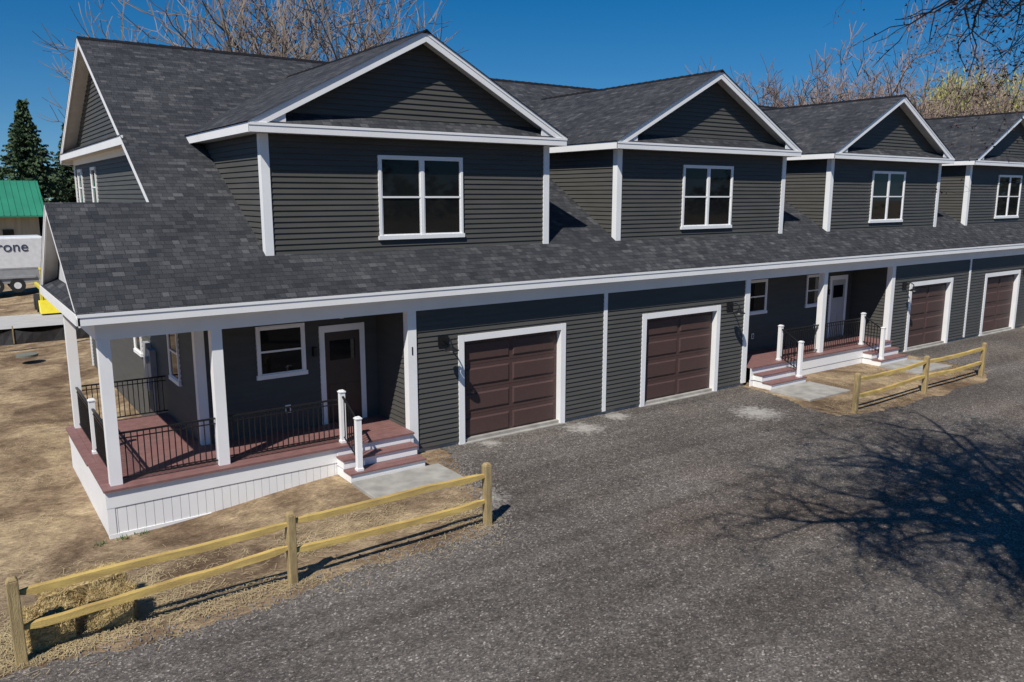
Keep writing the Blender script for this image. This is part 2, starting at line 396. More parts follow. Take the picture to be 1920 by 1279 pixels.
def rail(p0,p1,h=.92,zo=.09):
    p0=V(p0);p1=V(p1);d=p1-p0;L=V((d.x,d.y,0)).length
    up=V((0,0,1))
    bk.beam(p0+up*h,p1+up*h,.045,.03); bk.beam(p0+up*(h-.1),p1+up*(h-.1),.02,.02); bk.beam(p0+up*zo,p1+up*zo,.03,.025)
    n=int(L/.105)
    for k in range(1,n):
        q=p0+d*k/n; bk.box(q.x-.009,q.x+.009,q.y-.009,q.y+.009,q.z+zo,q.z+h)
deck(1.9,8.06,15.0+.15,RY); deck(2.05,XL,RY,19.85)
dk.box(1.9,8.06,14.98,15.145,.56,.601); dk.box(1.88,2.045,RY+.005,19.85,.56,.601)
tr.box(1.93,6.28,15.03,15.06,.25,.56); tr.box(1.93,1.96,15.06,19.82,.25,.56); tr.box(7.98,8.06,15.03,15.06,.0,.56)
tr.box(6.28,7.98,15.025,15.06,.2,.56)
x=1.95
while x<6.28:
    tr.box(x,min(x+.145,6.28),15.045,15.07,-.45,.25); x+=.152
y=15.07
while y<19.8:
    tr.box(1.945,1.97,y,min(y+.145,19.82),-.45,.25); y+=.152
tr.box(1.975,6.28,15.075,15.085,-.45,.25)
tr.box(1.935,2.06,15.035,15.12,-.45,.25)
tr.box(1.96,XL,19.79,19.82,-.45,.56)
tr.box(1.94,6.28,15.03,15.07,-.42,-.24)
def handrail(nx):
    newel(nx,15.22,.6); newel(nx,14.46,.2); bk.beam((nx,15.22,1.62),(nx,14.46,1.22),.04,.03); bk.beam((nx,15.2,.74),(nx,14.5,.42),.02,.02)
    for k in range(1,7):
        t=k/7; yy=15.22-.76*t; bk.box(nx-.009,nx+.009,yy-.009,yy+.009,.72-.36*t,1.6-.4*t)
stair(6.26,7.96); handrail(6.5)
rail((2.25,PY,.6),(3.95,PY,.6)); rail((4.15,PY,.6),(6.44,PY,.6))
newel(2.15,17.45,.6)
rail((2.15,PY+.1,.6),(2.15,17.39,.6)); rail((2.15,17.51,.6),(2.15,19.62,.6)); rail((2.25,19.72,.6),(XL,19.72,.6))
for c in porches:
    a,b=c-3.9,c+3.9
    deck(a,b,15.15,RY); dk.box(a,b,14.98,15.145,.56,.601)
    tr.box(a,b,15.03,15.06,.2,.56); tr.box(a,b,15.045,15.075,-.2,.2)
    for s_ in(-1,1):
        x_out=c+s_*3.8; x_in=c+s_*2.1
        stair(min(x_out,x_in),max(x_out,x_in)); handrail(c+s_*2.3)
    rail((c-2.24,PY,.6),(c-.2,PY,.6)); rail((c,PY,.6),(c+2.24,PY,.6))
a=parties[2]+5.77; deck(a,XR,15.0,RY); tr.box(a,XR,14.97,15.0,-.1,.56)
def unit_entry(ref,s,white=False):
    f=lambda d: ref+s*d
    a,b=sorted((f(6.08),f(7.17))); 
    qb(tr,(0,RY,0),FU,FN,a,a+.12,.6,2.85,0,.05); qb(tr,(0,RY,0),FU,FN,b-.12,b,.6,2.85,0,.05); qb(tr,(0,RY,0),FU,FN,a+.12,b-.12,2.7,2.85,0,.048)
    m=wd if white else dr
    qb(m,(0,RY,0),FU,FN,a+.12,b-.12,.6,2.7,0,.03)
    for (pa,pb,za,zb) in((a+.2,(a+b)/2-.03,.75,1.5),((a+b)/2+.03,b-.2,.75,1.5)):
        qb(m,(0,RY,0),FU,FN,pa,pb,za,zb,.03,.042)
    qb(gl,(0,RY,0),FU,FN,a+.24,b-.24,2.05,2.5,.03,.04)
    a,b=sorted((f(7.5),f(8.57))); window((0,RY,0),FU,FN,a,b,1.85,2.97)
    qb(bk,(0,RY,0),FU,FN,f(7.3)-.04,f(7.3)+.04,2.2,2.4,.02,.12)
    x=f(7.95); qb(tr,(0,RY,0),FU,FN,x-.06,x+.06,1.0,1.18,.02,.04); qb(bk,(0,RY,0),FU,FN,x-.03,x+.03,1.03,1.15,.04,.05)
for i,c in enumerate(parties):
    unit_entry(c,-1,white=(i==1)); unit_entry(c,1)
ce.tube((6.9,16.0,3.4),(6.9,16.0,3.1),.03,.05,8,True)
def lamp(x,z=2.5):
    y=FY-.03
    bk.tube((x,y+.02,z),(x,y-.03,z),.085,.085,14,True)
    pts=[V((x,y-.03,z)),V((x,y-.12,z+.09)),V((x,y-.24,z+.12)),V((x,y-.34,z+.06)),V((x,y-.36,z-.02))]
    for p,q in zip(pts[:-1],pts[1:]): bk.tube(p,q,.016,.016,7)
    e=pts[-1]
    bk.tube(e,e+V((0,0,-.06)),.035,.05,14,True); bk.tube(e+V((0,0,-.06)),e+V((0,0,-.12)),.06,.16,16); bk.tube(e+V((0,0,-.12)),e+V((0,0,-.14)),.16,.17,16)
    bk.box(x-.13,x+.13,y-.02,y+.005,z-.12,z+.12)
for c in parties: lamp(c-4.87); lamp(c+4.87)
# ---- roof
def roof(pts,ud,vd):
    ud=V(ud).normalized();vd=V(vd).normalized()
    sh.face(pts,[(V(p).dot(ud)+100,V(p).dot(vd)+100) for p in pts])
vs=V((0,1,SL))
roof([(1.73,EY-.04,rz(EY-.04)+.015),(RR+.02,EY-.04,rz(EY-.04)+.015),(RR+.02,RDY,RDZ+.015),(RL-.02,RDY,RDZ+.015),(RL-.02,18.0,rz(18)+.015),(1.73,18.0,rz(18)+.015)],(1,0,0),vs)
sb=(BZ-RDZ)/(BY-RDY)
roof([(RL-.02,RDY,RDZ+.015),(RR+.02,RDY,RDZ+.015),(RR+.02,BY+.04,BZ+.015),(RL-.02,BY+.04,BZ+.015)],(1,0,0),(0,-1,-sb))
x=RL
while x<RR-.3:
    sh.hexa([(x,RDY-.13,RDZ-.045),(x+.3,RDY-.13,RDZ-.055),(x+.3,RDY+.13,RDZ-.055),(x,RDY+.13,RDZ-.045)],[(x,RDY-.01,RDZ+.05),(x+.3,RDY-.01,RDZ+.035),(x+.3,RDY+.01,RDZ+.035),(x,RDY+.01,RDZ+.05)]); x+=.3
ce.face([(1.76,EY,rz(EY)-.03),(RR-.01,EY,rz(EY)-.03),(RR-.01,RDY,RDZ-.03),(RL+.01,RDY,RDZ-.03),(RL+.01,18.0,rz(18)-.03),(1.76,18.0,rz(18)-.03)])
ce.face([(RL+.01,RDY,RDZ-.16),(RL+.01,BY,BZ-.16),(XL,BY,BZ-.16),(XL,RDY,RDZ-.16)])
ce.face([(RL+.01,RDY,RDZ-.16),(RL+.01,18.1,rz(18.1)-.16),(XL,18.1,rz(18.1)-.16),(XL,RDY,RDZ-.16)])
PR=rz(18.0); PBY=20.4; ps=(PR-3.75)/(PBY-18.0)
roof([(1.73,18.0,PR+.015),(XL,18.0,PR+.015),(XL,PBY+.04,3.75-.03+.015),(1.73,PBY+.04,3.75-.03+.015)],(1,0,0),(0,-1,ps))
W=(-1,0,0)
def rake(p0,p1,n,w=.2):
    n=V(n); tr.board(p0,p1,n*-1,.03,.0,-w)
    q=n*.012; tr.board(V(p0)+q,V(p1)+q,n*-1,.014,.008,-.07)
rake((1.75,EY-.03,rz(EY-.03)),(1.75,18.0,PR),W); rake((1.75,18.0,PR),(1.75,PBY,3.75),W)
rake((RL,18.0,rz(18)-.0),(RL,RDY,RDZ),W); rake((RL,RDY,RDZ),(RL,BY,BZ),W)
rake((RR,EY,EZ),(RR,RDY,RDZ),(1,0,0)); rake((RR,RDY,RDZ),(RR,BY,BZ),(1,0,0))
tr.box(RL,RR,BY-.02,BY+.02,BZ-.2,BZ-.005)
ce.face([(2.02,EY+.4,3.6),(2.02,18.0,PR-.18),(2.02,PBY-.4,3.6)])
roof([(1.73,EY+.05,3.76),(1.73,PBY-.1,3.76),(2.03,PBY-.3,3.95),(2.03,EY+.42,3.95)],(0,1,0),(1,0,.6))
ce.face([(1.76,18.0,PR-.16),(2.03,18.0,PR-.16),(2.03,EY+.2,rz(EY+.2)-.16),(1.76,EY+.2,rz(EY+.2)-.16)])
ce.face([(1.76,18.0,PR-.16),(2.03,18.0,PR-.16),(2.03,PBY,3.6),(1.76,PBY,3.6)])
tr.box(1.75,XL,PBY-.02,PBY+.01,3.55,3.74)
siding((XL,0,0),(0,1,0),(-1,0,0),[(RY+.15,-.4),(31.2,-.4),(31.2,6.95),(RDY,RDZ-.1),(RY+.15,rz(RY+.15)-.1)])
siding((XR,0,0),(0,1,0),(1,0,0),[(RY,-.1),(31.2,-.1),(31.2,6.95),(RDY,RDZ-.1),(RY,rz(RY)-.1)])
siding((0,31.2,0),(1,0,0),(0,1,0),[(XL,-.4),(XR,-.4),(XR,6.95),(XL,6.95)])
tr.box(XL-.05,XL+.1,31.1,31.25,-.4,6.9)
y0=20.45
tr.box(RL-.005,RL+.03,y0,BY,6.86,7.06); ce.box(RL+.03,XL,y0,BY,6.88,6.90)
roof([(RL-.03,y0+.1,7.07),(RL-.03,BY-.1,7.07),(XL,BY-.5,7.27),(XL,y0+.6,7.27)],(0,1,0),(1,0,.5))
tr.box(XL-.035,XL,21.1,31.1,6.70,6.88)
LU=(0,1,0)
for yc in (27.4,30.1): window((XL,0,0),LU,(-1,0,0),yc-.42,yc+.42,5.35,6.55)
window((XL,0,0),LU,(-1,0,0),18.2,19.1,1.6,2.95); window((XL,0,0),LU,(-1,0,0),22.2,23.1,1.6,2.95); window((XL,0,0),LU,(-1,0,0),26.5,28,1.6,2.95,2)
me_=MB()
me_.box(XL-.16,XL-.02,20.6,20.95,1.3,2.0); me_.tube((XL-.16,20.77,1.75),(XL-.24,20.77,1.75),.09,.09,12,True); me_.box(XL-.14,XL-.02,21.1,21.5,.9,2.1); me_.tube((XL-.08,20.77,1.3),(XL-.08,20.77,-.3),.03,.03,8)
me_.build("electric_meter",simple("meter_grey",(.35,.36,.37),rough=.5),B)
# ---- dormers
HW=3.6; OV=.34; DY=16.2; GY=15.85; GE=7.12; DS=.525
def dormer(c):
    E=HW+OV; PK=GE+DS*E
    x0,x1=c-HW,c+HW
    siding((0,DY,0),FU,FN,[(x0,4.35),(x1,4.35),(x1,GE+.02),(c,GE+.02+DS*HW),(x0,GE+.02)])
    for xx,n in((x0,(-1,0,0)),(x1,(1,0,0))):
        siding((xx,0,0),LU,n,[(DY,4.35),(21.2,7.0),(21.2,7.05),(DY,7.05)])
    for xx,s_ in((x0,-1),(x1,1)):
        a,b=sorted((xx+s_*.045,xx-s_*.13)); tr.box(a,b,DY-.045,DY+.0,4.42,6.92)
        a,b=sorted((xx+s_*.043,xx+s_*.0)); tr.box(a,b,DY,DY+.13,4.48,6.92)
    window((0,DY,0),FU,FN,c-1.08,c+1.08,4.77,6.57,2)
    t=.015
    yb=lambda z: EY+(z-EZ)/SL
    y=GY-.03
    while y<yb(PK)-.2:
        sh.hexa([(c-.13,y,PK-.045),(c+.13,y,PK-.045),(c+.13,y+.3,PK-.055),(c-.13,y+.3,PK-.055)],[(c-.01,y,PK+.045),(c+.01,y,PK+.045),(c+.01,y+.3,PK+.03),(c-.01,y+.3,PK+.03)]); y+=.3
    for s_ in(-1,1):
        e=c+s_*(E+.03); ze=GE-DS*.03
        roof([(e,GY-.04,ze+t),(c,GY-.04,PK+t),(c,yb(PK),PK+t),(e,yb(ze)+.0,ze+t)],(0,1,0),(-s_,0,DS))
        ce.face([(c+s_*E,GY,GE-.14),(c,GY,PK-.14),(c,DY,PK-.14),(c+s_*E,DY,GE-.14)])
        rake((c+s_*E,GY,GE),(c,GY,PK),(0,-1,0),.21)
        a,b=sorted((c+s_*E,c+s_*(E-.03))); tr.box(a,b,GY+.0305,yb(GE)-.05,6.92,GE-.015)
        a,b=sorted((c+s_*(E-.03),c+s_*HW)); ce.box(a,b,GY+.03,yb(GE)-.35,6.925,6.94)
        tr.hexa([(c+s_*E,GY+.032,GE-.1),(c+s_*(E-.75),GY+.032,GE-.1),(c+s_*(E-.75),GY+.032,GE+DS*.75-.12)],
                [(c+s_*E,GY+.06,GE-.1),(c+s_*(E-.75),GY+.06,GE-.1),(c+s_*(E-.75),GY+.06,GE+DS*.75-.12)])
    tr.box(c-E+.0,c+E-.0,GY-.012,GY+.028,6.92,7.095)
    tr.box(c-E-.01,c+E+.01,GY-.024,GY-.012,7.05,7.10)
    ce.box(c-HW-.3,c+HW+.3,GY+.028,DY-.003,6.926,6.941)
    roof([(c-E+.35,GY-.02,7.10),(c+E-.35,GY-.02,7.10),(c+E-.74,DY-.02,7.34),(c-E+.74,DY-.02,7.34)],(1,0,0),(0,1,.55))
for k in range(3):
    dormer(parties[k]-4.8); dormer(parties[k]+4.8)
sid.build("siding",M_siding,B); tr.build("white_trim",M_white,B); gl.build("window_glass",M_glass,B)
gd.build("garage_doors",M_garage,B); dk.build("deck_and_treads",M_deck,B); bk.build("railings_and_lamps",M_black,B)
ce.build("soffits",M_ceil,B); sh.build("roof_shingles",M_shing,B); con.build("foundation",M_conc,B); dr.build("entry_doors",M_door,B)
wd.build("pale_entry_door",simple("light_grey_door",(.45,.44,.44),rough=.5),B)  # one even light grey, set between a white and a dark door
def text(s,loc,size,rot,mat,parent,name,ext=.004):
    cu=bpy.data.curves.new(name,'FONT'); cu.body=s; cu.size=size; cu.extrude=ext; cu.align_x='CENTER'
    o=bpy.data.objects.new(name,cu); S.collection.objects.link(o); o.location=loc; o.rotation_euler=rot; cu.materials.append(mat); o.parent=parent; return o
text("1",(8.17,FY-.056,2.28),.26,(math.pi/2,0,0),M_black,B,"house_number")

for k,(x0,x1,y0,y1) in enumerate(((6.25,8.25,13.0,14.3),(19.5,21.5,12.9,14.3),(25.4,27.5,12.9,14.3),(39,41,12.9,14.3))):
    mb=MB(); mb.box(x0,x1,y0,y1,-.1,.05); mb.build("concrete_walkway",M_conc,bevel=.01)

# ---------------------------------------------------------------- fences
def fence(name,posts,rails):
    e=empty(name); p=MB(); r=MB()
    for (x,y,h) in posts:
        w=.065; j=lambda:rnd.uniform(-.008,.008)
        z=gz(x,y)
        lean=V((rnd.uniform(-.02,.02),rnd.uniform(-.02,.02),0))
        pr=[(-w,-w),(w,-w),(w,w),(-w,w)]
        p.hexa([(x+a+j(),y+b+j(),z-.1) for a,b in pr],[(x+a+j()+lean.x,y+b+j()+lean.y,z+h-.04) for a,b in pr])
        p.hexa([(x+a*.98+lean.x,y+b*.98+lean.y,z+h-.04) for a,b in pr],[(x+a*.6+lean.x,y+b*.6+lean.y,z+h) for a,b in pr])
    for (a,b) in rails:
        a=V(a);b=V(b); n=14; sag=rnd.uniform(-.01,.05); prev=None; ph=rnd.uniform(0,6); oy=oz=0
        for k in range(n+1):
            t=k/n; oy=oy*.7+rnd.uniform(-.007,.007); oz=oz*.7+rnd.uniform(-.006,.006)
            c=a+(b-a)*t-V((0,0,sag*4*t*(1-t)-.008*math.sin(t*7+ph)))+V((0,oy,oz))
            s=min(1,min(t,1-t)*9+.45); hw=.042*s*rnd.uniform(.9,1.1); hh=.058*s*rnd.uniform(.9,1.08)
            ring=[c+V((0,-hw,-hh*.8)),c+V((0,hw,-hh)),c+V((0,hw*.45,hh)),c+V((0,-hw*.7,hh*.7))]
            if prev: r.hexa(prev,ring)
            prev=ring
    p.build("posts",M_post,e,bevel=.012); r.build("rails",M_wood,e)
    return e
fence("split_rail_fence",[(.30,10.9,1.14),(3.79,10.95,1.12),(7.36,11.05,1.14)],
 [((.30,10.9,.93),(3.79,10.95,.95)),((.30,10.9,.46),(3.79,10.95,.58)),((3.79,10.95,.97),(7.36,11.05,.93)),((3.79,10.95,.52),(7.36,11.05,.46))])
fence("split_rail_fence",[(19.4,11.48,1.1),(23.2,11.6,1.1),(26.8,11.65,1.1)],
 [((19.4,11.48,.9),(23.2,11.6,.92)),((19.4,11.48,.45),(23.2,11.6,.5)),((23.2,11.6,.9),(26.8,11.65,.9)),((23.2,11.6,.48),(26.8,11.65,.46))])

# hay bales
M_hay=simple("hay",(.66,.51,.25),(.36,.26,.11),scale=11,rough=.9,bump=1,bscale=60,stretch=(1,1,2.5))
def bale(name,x,y,rot,sx,sy,sz,tilt=0):
    e=MB(); R=Matrix.Rotation(rot,3,'Z')@Matrix.Rotation(tilt,3,'Y'); o=V((x,y,gz(x,y)))
    n=8
    def P(a,b,c):
        return o+R@V((a*sx,b*sy,c*sz))+V((0,0,sz*.5+abs(math.sin(tilt))*sx*.3))
    for f in range(6):
        for i in range(n):
            for j in range(n):
                q=[]
                for di,dj in((0,0),(1,0),(1,1),(0,1)):
                    u_=(i+di)/n-.5; v_=(j+dj)/n-.5
                    t=[(u_,v_,.5),(u_,v_,-.5),(u_,.5,v_),(u_,-.5,v_),(.5,u_,v_),(-.5,u_,v_)][f]
                    h=math.sin(t[0]*19+x)*math.sin(t[1]*15+y)*.03+math.sin(t[2]*17+t[0]*14)*.02
                    s=1+h-.15*max(0,V(t).length-.76)
                    q.append(P(t[0]*s,t[1]*s,t[2]*s))
                e.face(q)
    for _ in range(3200):
        f=rnd.randrange(6); u_=rnd.uniform(-.5,.5);v_=rnd.uniform(-.5,.5)
        t=[(u_,v_,.5),(u_,v_,.5),(u_,.5,v_),(u_,-.5,v_),(.5,u_,v_),(-.5,u_,v_)][f]
        p=P(*[c*1.02 for c in t]); d=V((rnd.gauss(0,1),rnd.gauss(0,1),rnd.gauss(0,.6))).normalized()*rnd.uniform(.02,.08)
        w=d.cross(V((rnd.random(),rnd.random(),1))).normalized()*.003
        e.face([p-d-w,p+d-w,p+d+w,p-d+w])
    return e.build(name,M_hay)
bale("hay_bale",.66,11.3,.10,.50,.44,.42); bale("hay_bale",1.40,11.34,-.2,.54,.44,.40,.10); bale("hay_bale",1.15,12.0,.12,1.0,.46,.46,-.03)

# ---------------------------------------------------------------- trees
RMIN=0.0
def grow(mb,p,d,L,r,lev,mx,R,wob=.22,upb=.06,nch=3,tips=None,sides=(8,6,4,3,3,3,3),spread=(.35,.8),rk=.72):
    n=4 if lev<2 else 3
    r=max(r,RMIN)
    for i in range(n):
        d=(d+V((R.gauss(0,wob),R.gauss(0,wob),R.gauss(0,wob)+upb))).normalized()
        q=p+d*L/n; r2=r*(1-.35/n)
        mb.tube(p,q,r,r2,sides[min(lev,6)])
        p,r=q,r2
        if lev<mx and ((i>=1 and lev>0) or (lev==0 and i==n-2)):
            a=d.orthogonal().normalized(); a=Matrix.Rotation(R.uniform(0,6.28),3,d)@a
            grow(mb,p,(d*R.uniform(.6,1.1)+a).normalized(),L*R.uniform(.45,.7),r*.5,lev+1,mx,R,wob,upb,nch,tips,sides,spread,rk)
    if lev<mx:
        k=nch if lev<2 else 2
        base=R.uniform(0,6.28)
        for j in range(k):
            a=d.orthogonal().normalized(); a=Matrix.Rotation(base+6.28*j/k+R.uniform(-.4,.4),3,d)@a
            grow(mb,p,(d+a*R.uniform(*spread)).normalized(),L*R.uniform(.68,.88),r*rk,lev+1,mx,R,wob,upb,nch,tips,sides,spread,rk)
    elif tips is not None: tips.append((p,d))
def bare(name,seed,h,mx=6,mat=M_bark,wob=.13,stems=2,rs=.021,spread=(.22,.55),nch=2,rk=.8):
    R=random.Random(seed); mb=MB()
    for k in range(stems):
        a=R.uniform(0,6.28)
        grow(mb,V((.5*math.cos(a),.5*math.sin(a),-.2)),V((.18*math.cos(a),.18*math.sin(a),1)).normalized(),h*.27,h*rs,0,mx,R,wob,.09,nch,None,(8,6,4,3,3,3,3),spread,rk)
    return mb.data(name,mat)
RMIN=.020
variants=[bare("bare_tree_mesh",s,17,5,rs=.023,stems=2,rk=.76,spread=(.28,.62)) for s in (3,11,23)]
RMIN=.024
fine_v=[bare("bare_tree_fine_mesh",s,17,5,mat=M_barkf,wob=.16,stems=2,rs=.016,spread=(.35,.8),rk=.78) for s in (41,52)]
RMIN=0
def place(me,name,loc,sc,rot):
    o=bpy.data.objects.new(name,me); S.collection.objects.link(o); o.location=loc; o.scale=(sc,sc,sc); o.rotation_euler=(0,0,rot); return o
for i,(x,y,s) in enumerate(((12.0,46,1.0),(14.6,45,1.2),(17.2,46,1.25),(22.4,45,1.15))):
    place(variants[i%3],"bare_tree",(x,y,0),s,i*1.9+.5)
for i,(x,y,s) in enumerate(((42,60,1.02),(45,61,.95),(53.5,38,1.1),(57.5,39,1.25),(61,42,1.18),(50,43,.85),(55,41,1.1),(84,52,1.2),(70,60,1.05),(100,50,1.3),(72,30,1.1),(78,31,1.25),(68,34,1.1))):
    place(fine_v[i%2],"bare_tree",(x,y,0),s,i*1.9)

def near_tree():
    R=random.Random(5); mb=MB(); tips=[]
    b=V((9.9,2.4,-.2)); t=V((10.05,2.45,3.4))
    mb.tube(b,b+V((0,0,.5)),.42,.33,12); mb.tube(b+V((0,0,.5)),t,.33,.27,12)
    limbs=[([t,V((11.8,3.2,6.2)),V((13.0,4.6,8.3)),V((13.9,5.9,9.4))],.08),
           ([t,V((9.6,2.6,6.8)),V((8.6,2.7,8.8)),V((7.2,2.9,9.8))],.20),
           ([t,V((9.3,2.4,7.2)),V((7.4,2.7,9.2)),V((5.6,3.2,9.8))],.18),
           ([t,V((10.1,2.7,7.6)),V((9.5,3.3,9.5)),V((8.8,3.9,11))],.20),
           ([t,V((10.5,2.2,7.3)),V((11,2.0,9.6)),V((11.2,2.0,11))],.18),
           ([t,V((11.5,1.8,5.9)),V((13,1.4,8)),V((14,1.3,10))],.15),
           ([t,V((9.9,2.1,7)),V((8.4,1.5,8.8)),V((7.0,1.4,9.4))],.17),
           ([t,V((10.3,2.5,7.5)),V((10.2,2.9,9.0)),V((10.3,3.6,10.2))],.16),
           ([t,V((12.2,3.0,5.0)),V((13.2,4.3,6.1)),V((12.5,5.5,5.85))],.03),
           ([t,V((11.9,3.0,6.8)),V((13.0,4.6,9.2)),V((12.6,6.3,9.3))],.08)]
    for li,(pts,r) in enumerate(limbs):
        fine=[]
        for a,c in zip(pts[:-1],pts[1:]):
            for k in range(3): fine.append(a+(c-a)*k/3+V((R.gauss(0,.06),R.gauss(0,.06),R.gauss(0,.06))))
        fine.append(pts[-1]); rr=r; low=li in(0,8,9)
        for k,(a,c) in enumerate(zip(fine[:-1],fine[1:])):
            mb.tube(a,c,rr,rr*(.78 if li==8 else .92),7); rr*=.78 if li==8 else .92
            if li==8: continue
            if k>=(3 if not low else 5):
                d=(c-a).normalized(); s=d.orthogonal().normalized()
                for z in range(2 if low else 3):
                    s2=Matrix.Rotation(R.uniform(0,6.28),3,d)@s
                    dd=(d*.6+s2+V((0,0,-.35 if low else .2))).normalized()
                    grow(mb,c,dd,R.uniform(.7,1.0) if low else R.uniform(.9,1.35),rr*(.35 if low else .5),2,5,R,.26,-.03 if low else .0,2,tips,(6,5,4,3,3,3,3))
        if li==8: grow(mb,fine[-1],(fine[-1]-fine[-2]).normalized(),.5,rr*.8,4,5,R,.2,0,2,tips)
        else: grow(mb,fine[-1],d,1.1,rr*(.6 if low else .8),2,5,R,.25,0,2,tips)
    e=empty("overhanging_tree")
    mb.build("trunk_and_branches",M_barkd,e)
    lb=MB()
    for p,d in tips:
        for _ in range(3):
            c=p-d*R.uniform(0,.3)+V((R.gauss(0,.03),R.gauss(0,.03),R.gauss(0,.03)))
            a=V((R.gauss(0,1),R.gauss(0,1),R.gauss(0,1))).normalized()*.026; q=a.orthogonal().normalized()*.017
            lb.face([c-a,c+q,c+a,c-q]); 
    lb.build("buds",simple("buds",(.10,.045,.035),(.06,.03,.02),rough=.8),e)
near_tree()

def willow(loc,h,rad,seed):
    R=random.Random(seed); e=empty("willow_tree",loc); mb=MB(); tips=[]
    grow(mb,V((0,0,0)),V((0,0,1)),h*.25,.45,0,5,R,.18,.04,3,tips)
    mb.build("trunk",M_bark,e)
    lb=MB()
    for p,d in tips:
        for _ in range(8):
            q=p+V((R.gauss(0,.6),R.gauss(0,.6),R.gauss(0,.5)))
            for k in range(R.randint(3,7)):
                n_=q+V((R.gauss(0,.14),R.gauss(0,.14),-R.uniform(.2,.45)))
                w=V((R.gauss(0,1),R.gauss(0,1),0)).normalized()*.05
                lb.face([q-w,q+w,n_+w,n_-w]); q=n_
    lb.build("catkin_strands",simple("willow_leaf",(.40,.38,.12),(.25,.25,.08),scale=.8,rough=.8),e)
willow((74,38.5,0),20,9,2); willow((86,35,0),21,9,6)

def spruce(h,seed):
    R=random.Random(seed); lb=MB(); z=.6
    lb.tube((0,0,0),(0,0,h),.25,.02,6)
    while z<h:
        L=min((h-z)*.42,3.8)*R.uniform(.75,1.15)+.2
        for k in range(11):
            a=R.uniform(0,6.28); Lk=L*R.uniform(.75,1.1); d=V((math.cos(a),math.sin(a),-.10)); n=max(2,int(Lk/.3))
            for j in range(n):
                c=V((0,0,z))+d*Lk*(j+.6)/n+V((R.gauss(0,.08),R.gauss(0,.08),R.gauss(0,.1)))
                for s in range(3):
                    w=V((-d.y,d.x,R.gauss(0,.3)))*R.uniform(-.5,.5)*(1.2-j/n)+d*.22; u=V((R.gauss(0,.12),R.gauss(0,.12),-.22))
                    lb.face([c-w*.5,c+w,c+w+u,c+u])
        z+=R.uniform(.22,.38)
    return lb.data("spruce_mesh",simple("spruce_needles",(.042,.075,.035),(.075,.105,.055),scale=.9,rough=.85,spec=.2))
sp=spruce(17,4)
for i,(x,y,s) in enumerate(((9.6,112,.98),(6.0,119,.72),(2,122,.70),(16,128,.9),(-12,130,.9),(-24,126,1.0),(4.0,126,.62))):
    place(sp,"spruce_tree",(x,y,0),s,i*1.3)
R=random.Random(9); lb=MB()
for k in range(420):
    a=R.uniform(0,6.28); D=R.uniform(170,260); x=20+D*math.cos(a); y=20+D*math.sin(a); h=R.uniform(7,15)
    for j in range(70):
        t=R.random(); rr=(1-t*.6)*4.5
        c=V((x+R.gauss(0,rr*.6),y+R.gauss(0,rr*.6),h*(.05+t*.95))); s=R.uniform(.5,1.3)
        u=V((R.gauss(0,1),R.gauss(0,1),R.gauss(0,1))).normalized()*s; w=u.orthogonal().normalized()*s*.7
        lb.face([c-u,c+w,c+u*.8,c-w])
lb.build("distant_treeline",simple("distant_wood",(.10,.085,.06),(.055,.07,.035),scale=.03,rough=.95))

# ---------------------------------------------------------------- background left
bn=empty("barn",(0,0,0))
M_green=simple("green_metal_roof",(.035,.24,.14),(.03,.19,.115),scale=.5,rough=.4)
M_barn=simple("weathered_boards",(.50,.43,.29),(.36,.30,.20),scale=1.2,rough=.9,stretch=(3,3,.4))
a=MB(); a.box(-22,9.0,100,110,0,3.9); a.build("walls",M_barn,bn)
a=MB()
a.hexa([(-22.6,99,3.5),(9.7,99,3.5),(9.7,105,7.2),(-22.6,105,7.2)],[(-22.6,99,3.65),(9.7,99,3.65),(9.7,105,7.35),(-22.6,105,7.35)])
a.hexa([(-22.6,105,7.2),(9.7,105,7.2),(9.7,111,3.5),(-22.6,111,3.5)],[(-22.6,105,7.35),(9.7,105,7.35),(9.7,111,3.65),(-22.6,111,3.65)])
x=-22.4
while x<9.7: a.beam((x,98.98,3.68),(x,105,7.39),.05,.06); x+=.6
a.build("roof",M_green,bn)
a=MB()
for x in (5.6,1,-6): a.box(x,x+1.0,99.9,99.98,1.4,2.2)
a.build("windows",M_glass,bn)
tl=empty("enclosed_trailer")
M_tw=simple("trailer_white",(.78,.79,.80),rough=.35); M_tg=simple("trailer_grey",(.33,.34,.35),rough=.5); M_tire=simple("tire_rubber",(.02,.02,.02),rough=.85)
tx,ty=-1.4,56.0
a=MB(); a.box(tx-2.6,tx+6.6,ty,ty+2.4,1.35,3.3); a.build("body",M_tw,tl,bevel=.12)
a=MB(); a.box(tx-2.55,tx+6.55,ty-.02,ty+2.4,.55,1.35); a.box(tx+1.2,tx+6.0,ty-.10,ty+.2,.85,.97); a.box(tx+6.6,tx+7.4,ty+1.1,ty+1.25,.6,.72); a.build("skirt",M_tg,tl)
a=MB()
for xx in (tx+2.1,tx+3.9,tx+5.0): a.tube((xx,ty-.10,.42),(xx,ty+.25,.42),.42,.42,20,True); a.tube((xx,ty+2.1,.42),(xx,ty+2.4,.42),.42,.42,20,True)
a.build("tires",M_tire,tl)
a=MB()
for xx in (tx+2.1,tx+3.9,tx+5.0): a.tube((xx,ty-.12,.42),(xx,ty-.09,.42),.2,.2,14,True)
a.build("wheel_hubs",M_tw,tl)
M_ink=simple("sign_ink",(.04,.05,.10),rough=.5)
text("arone",(3.35,ty-.02,2.45),.85,(math.pi/2,0,0),M_ink,tl,"lettering",.01)
ld=empty("skid_steer_loader"); M_y=simple("yellow_paint",(.75,.62,.04),rough=.4)
lx,ly=4.6,46.0
a=MB(); a.box(lx-.62,lx+.62,ly-.6,ly+1.2,.45,1.1); a.box(lx-.6,lx+.6,ly+.4,ly+1.2,1.1,1.5)
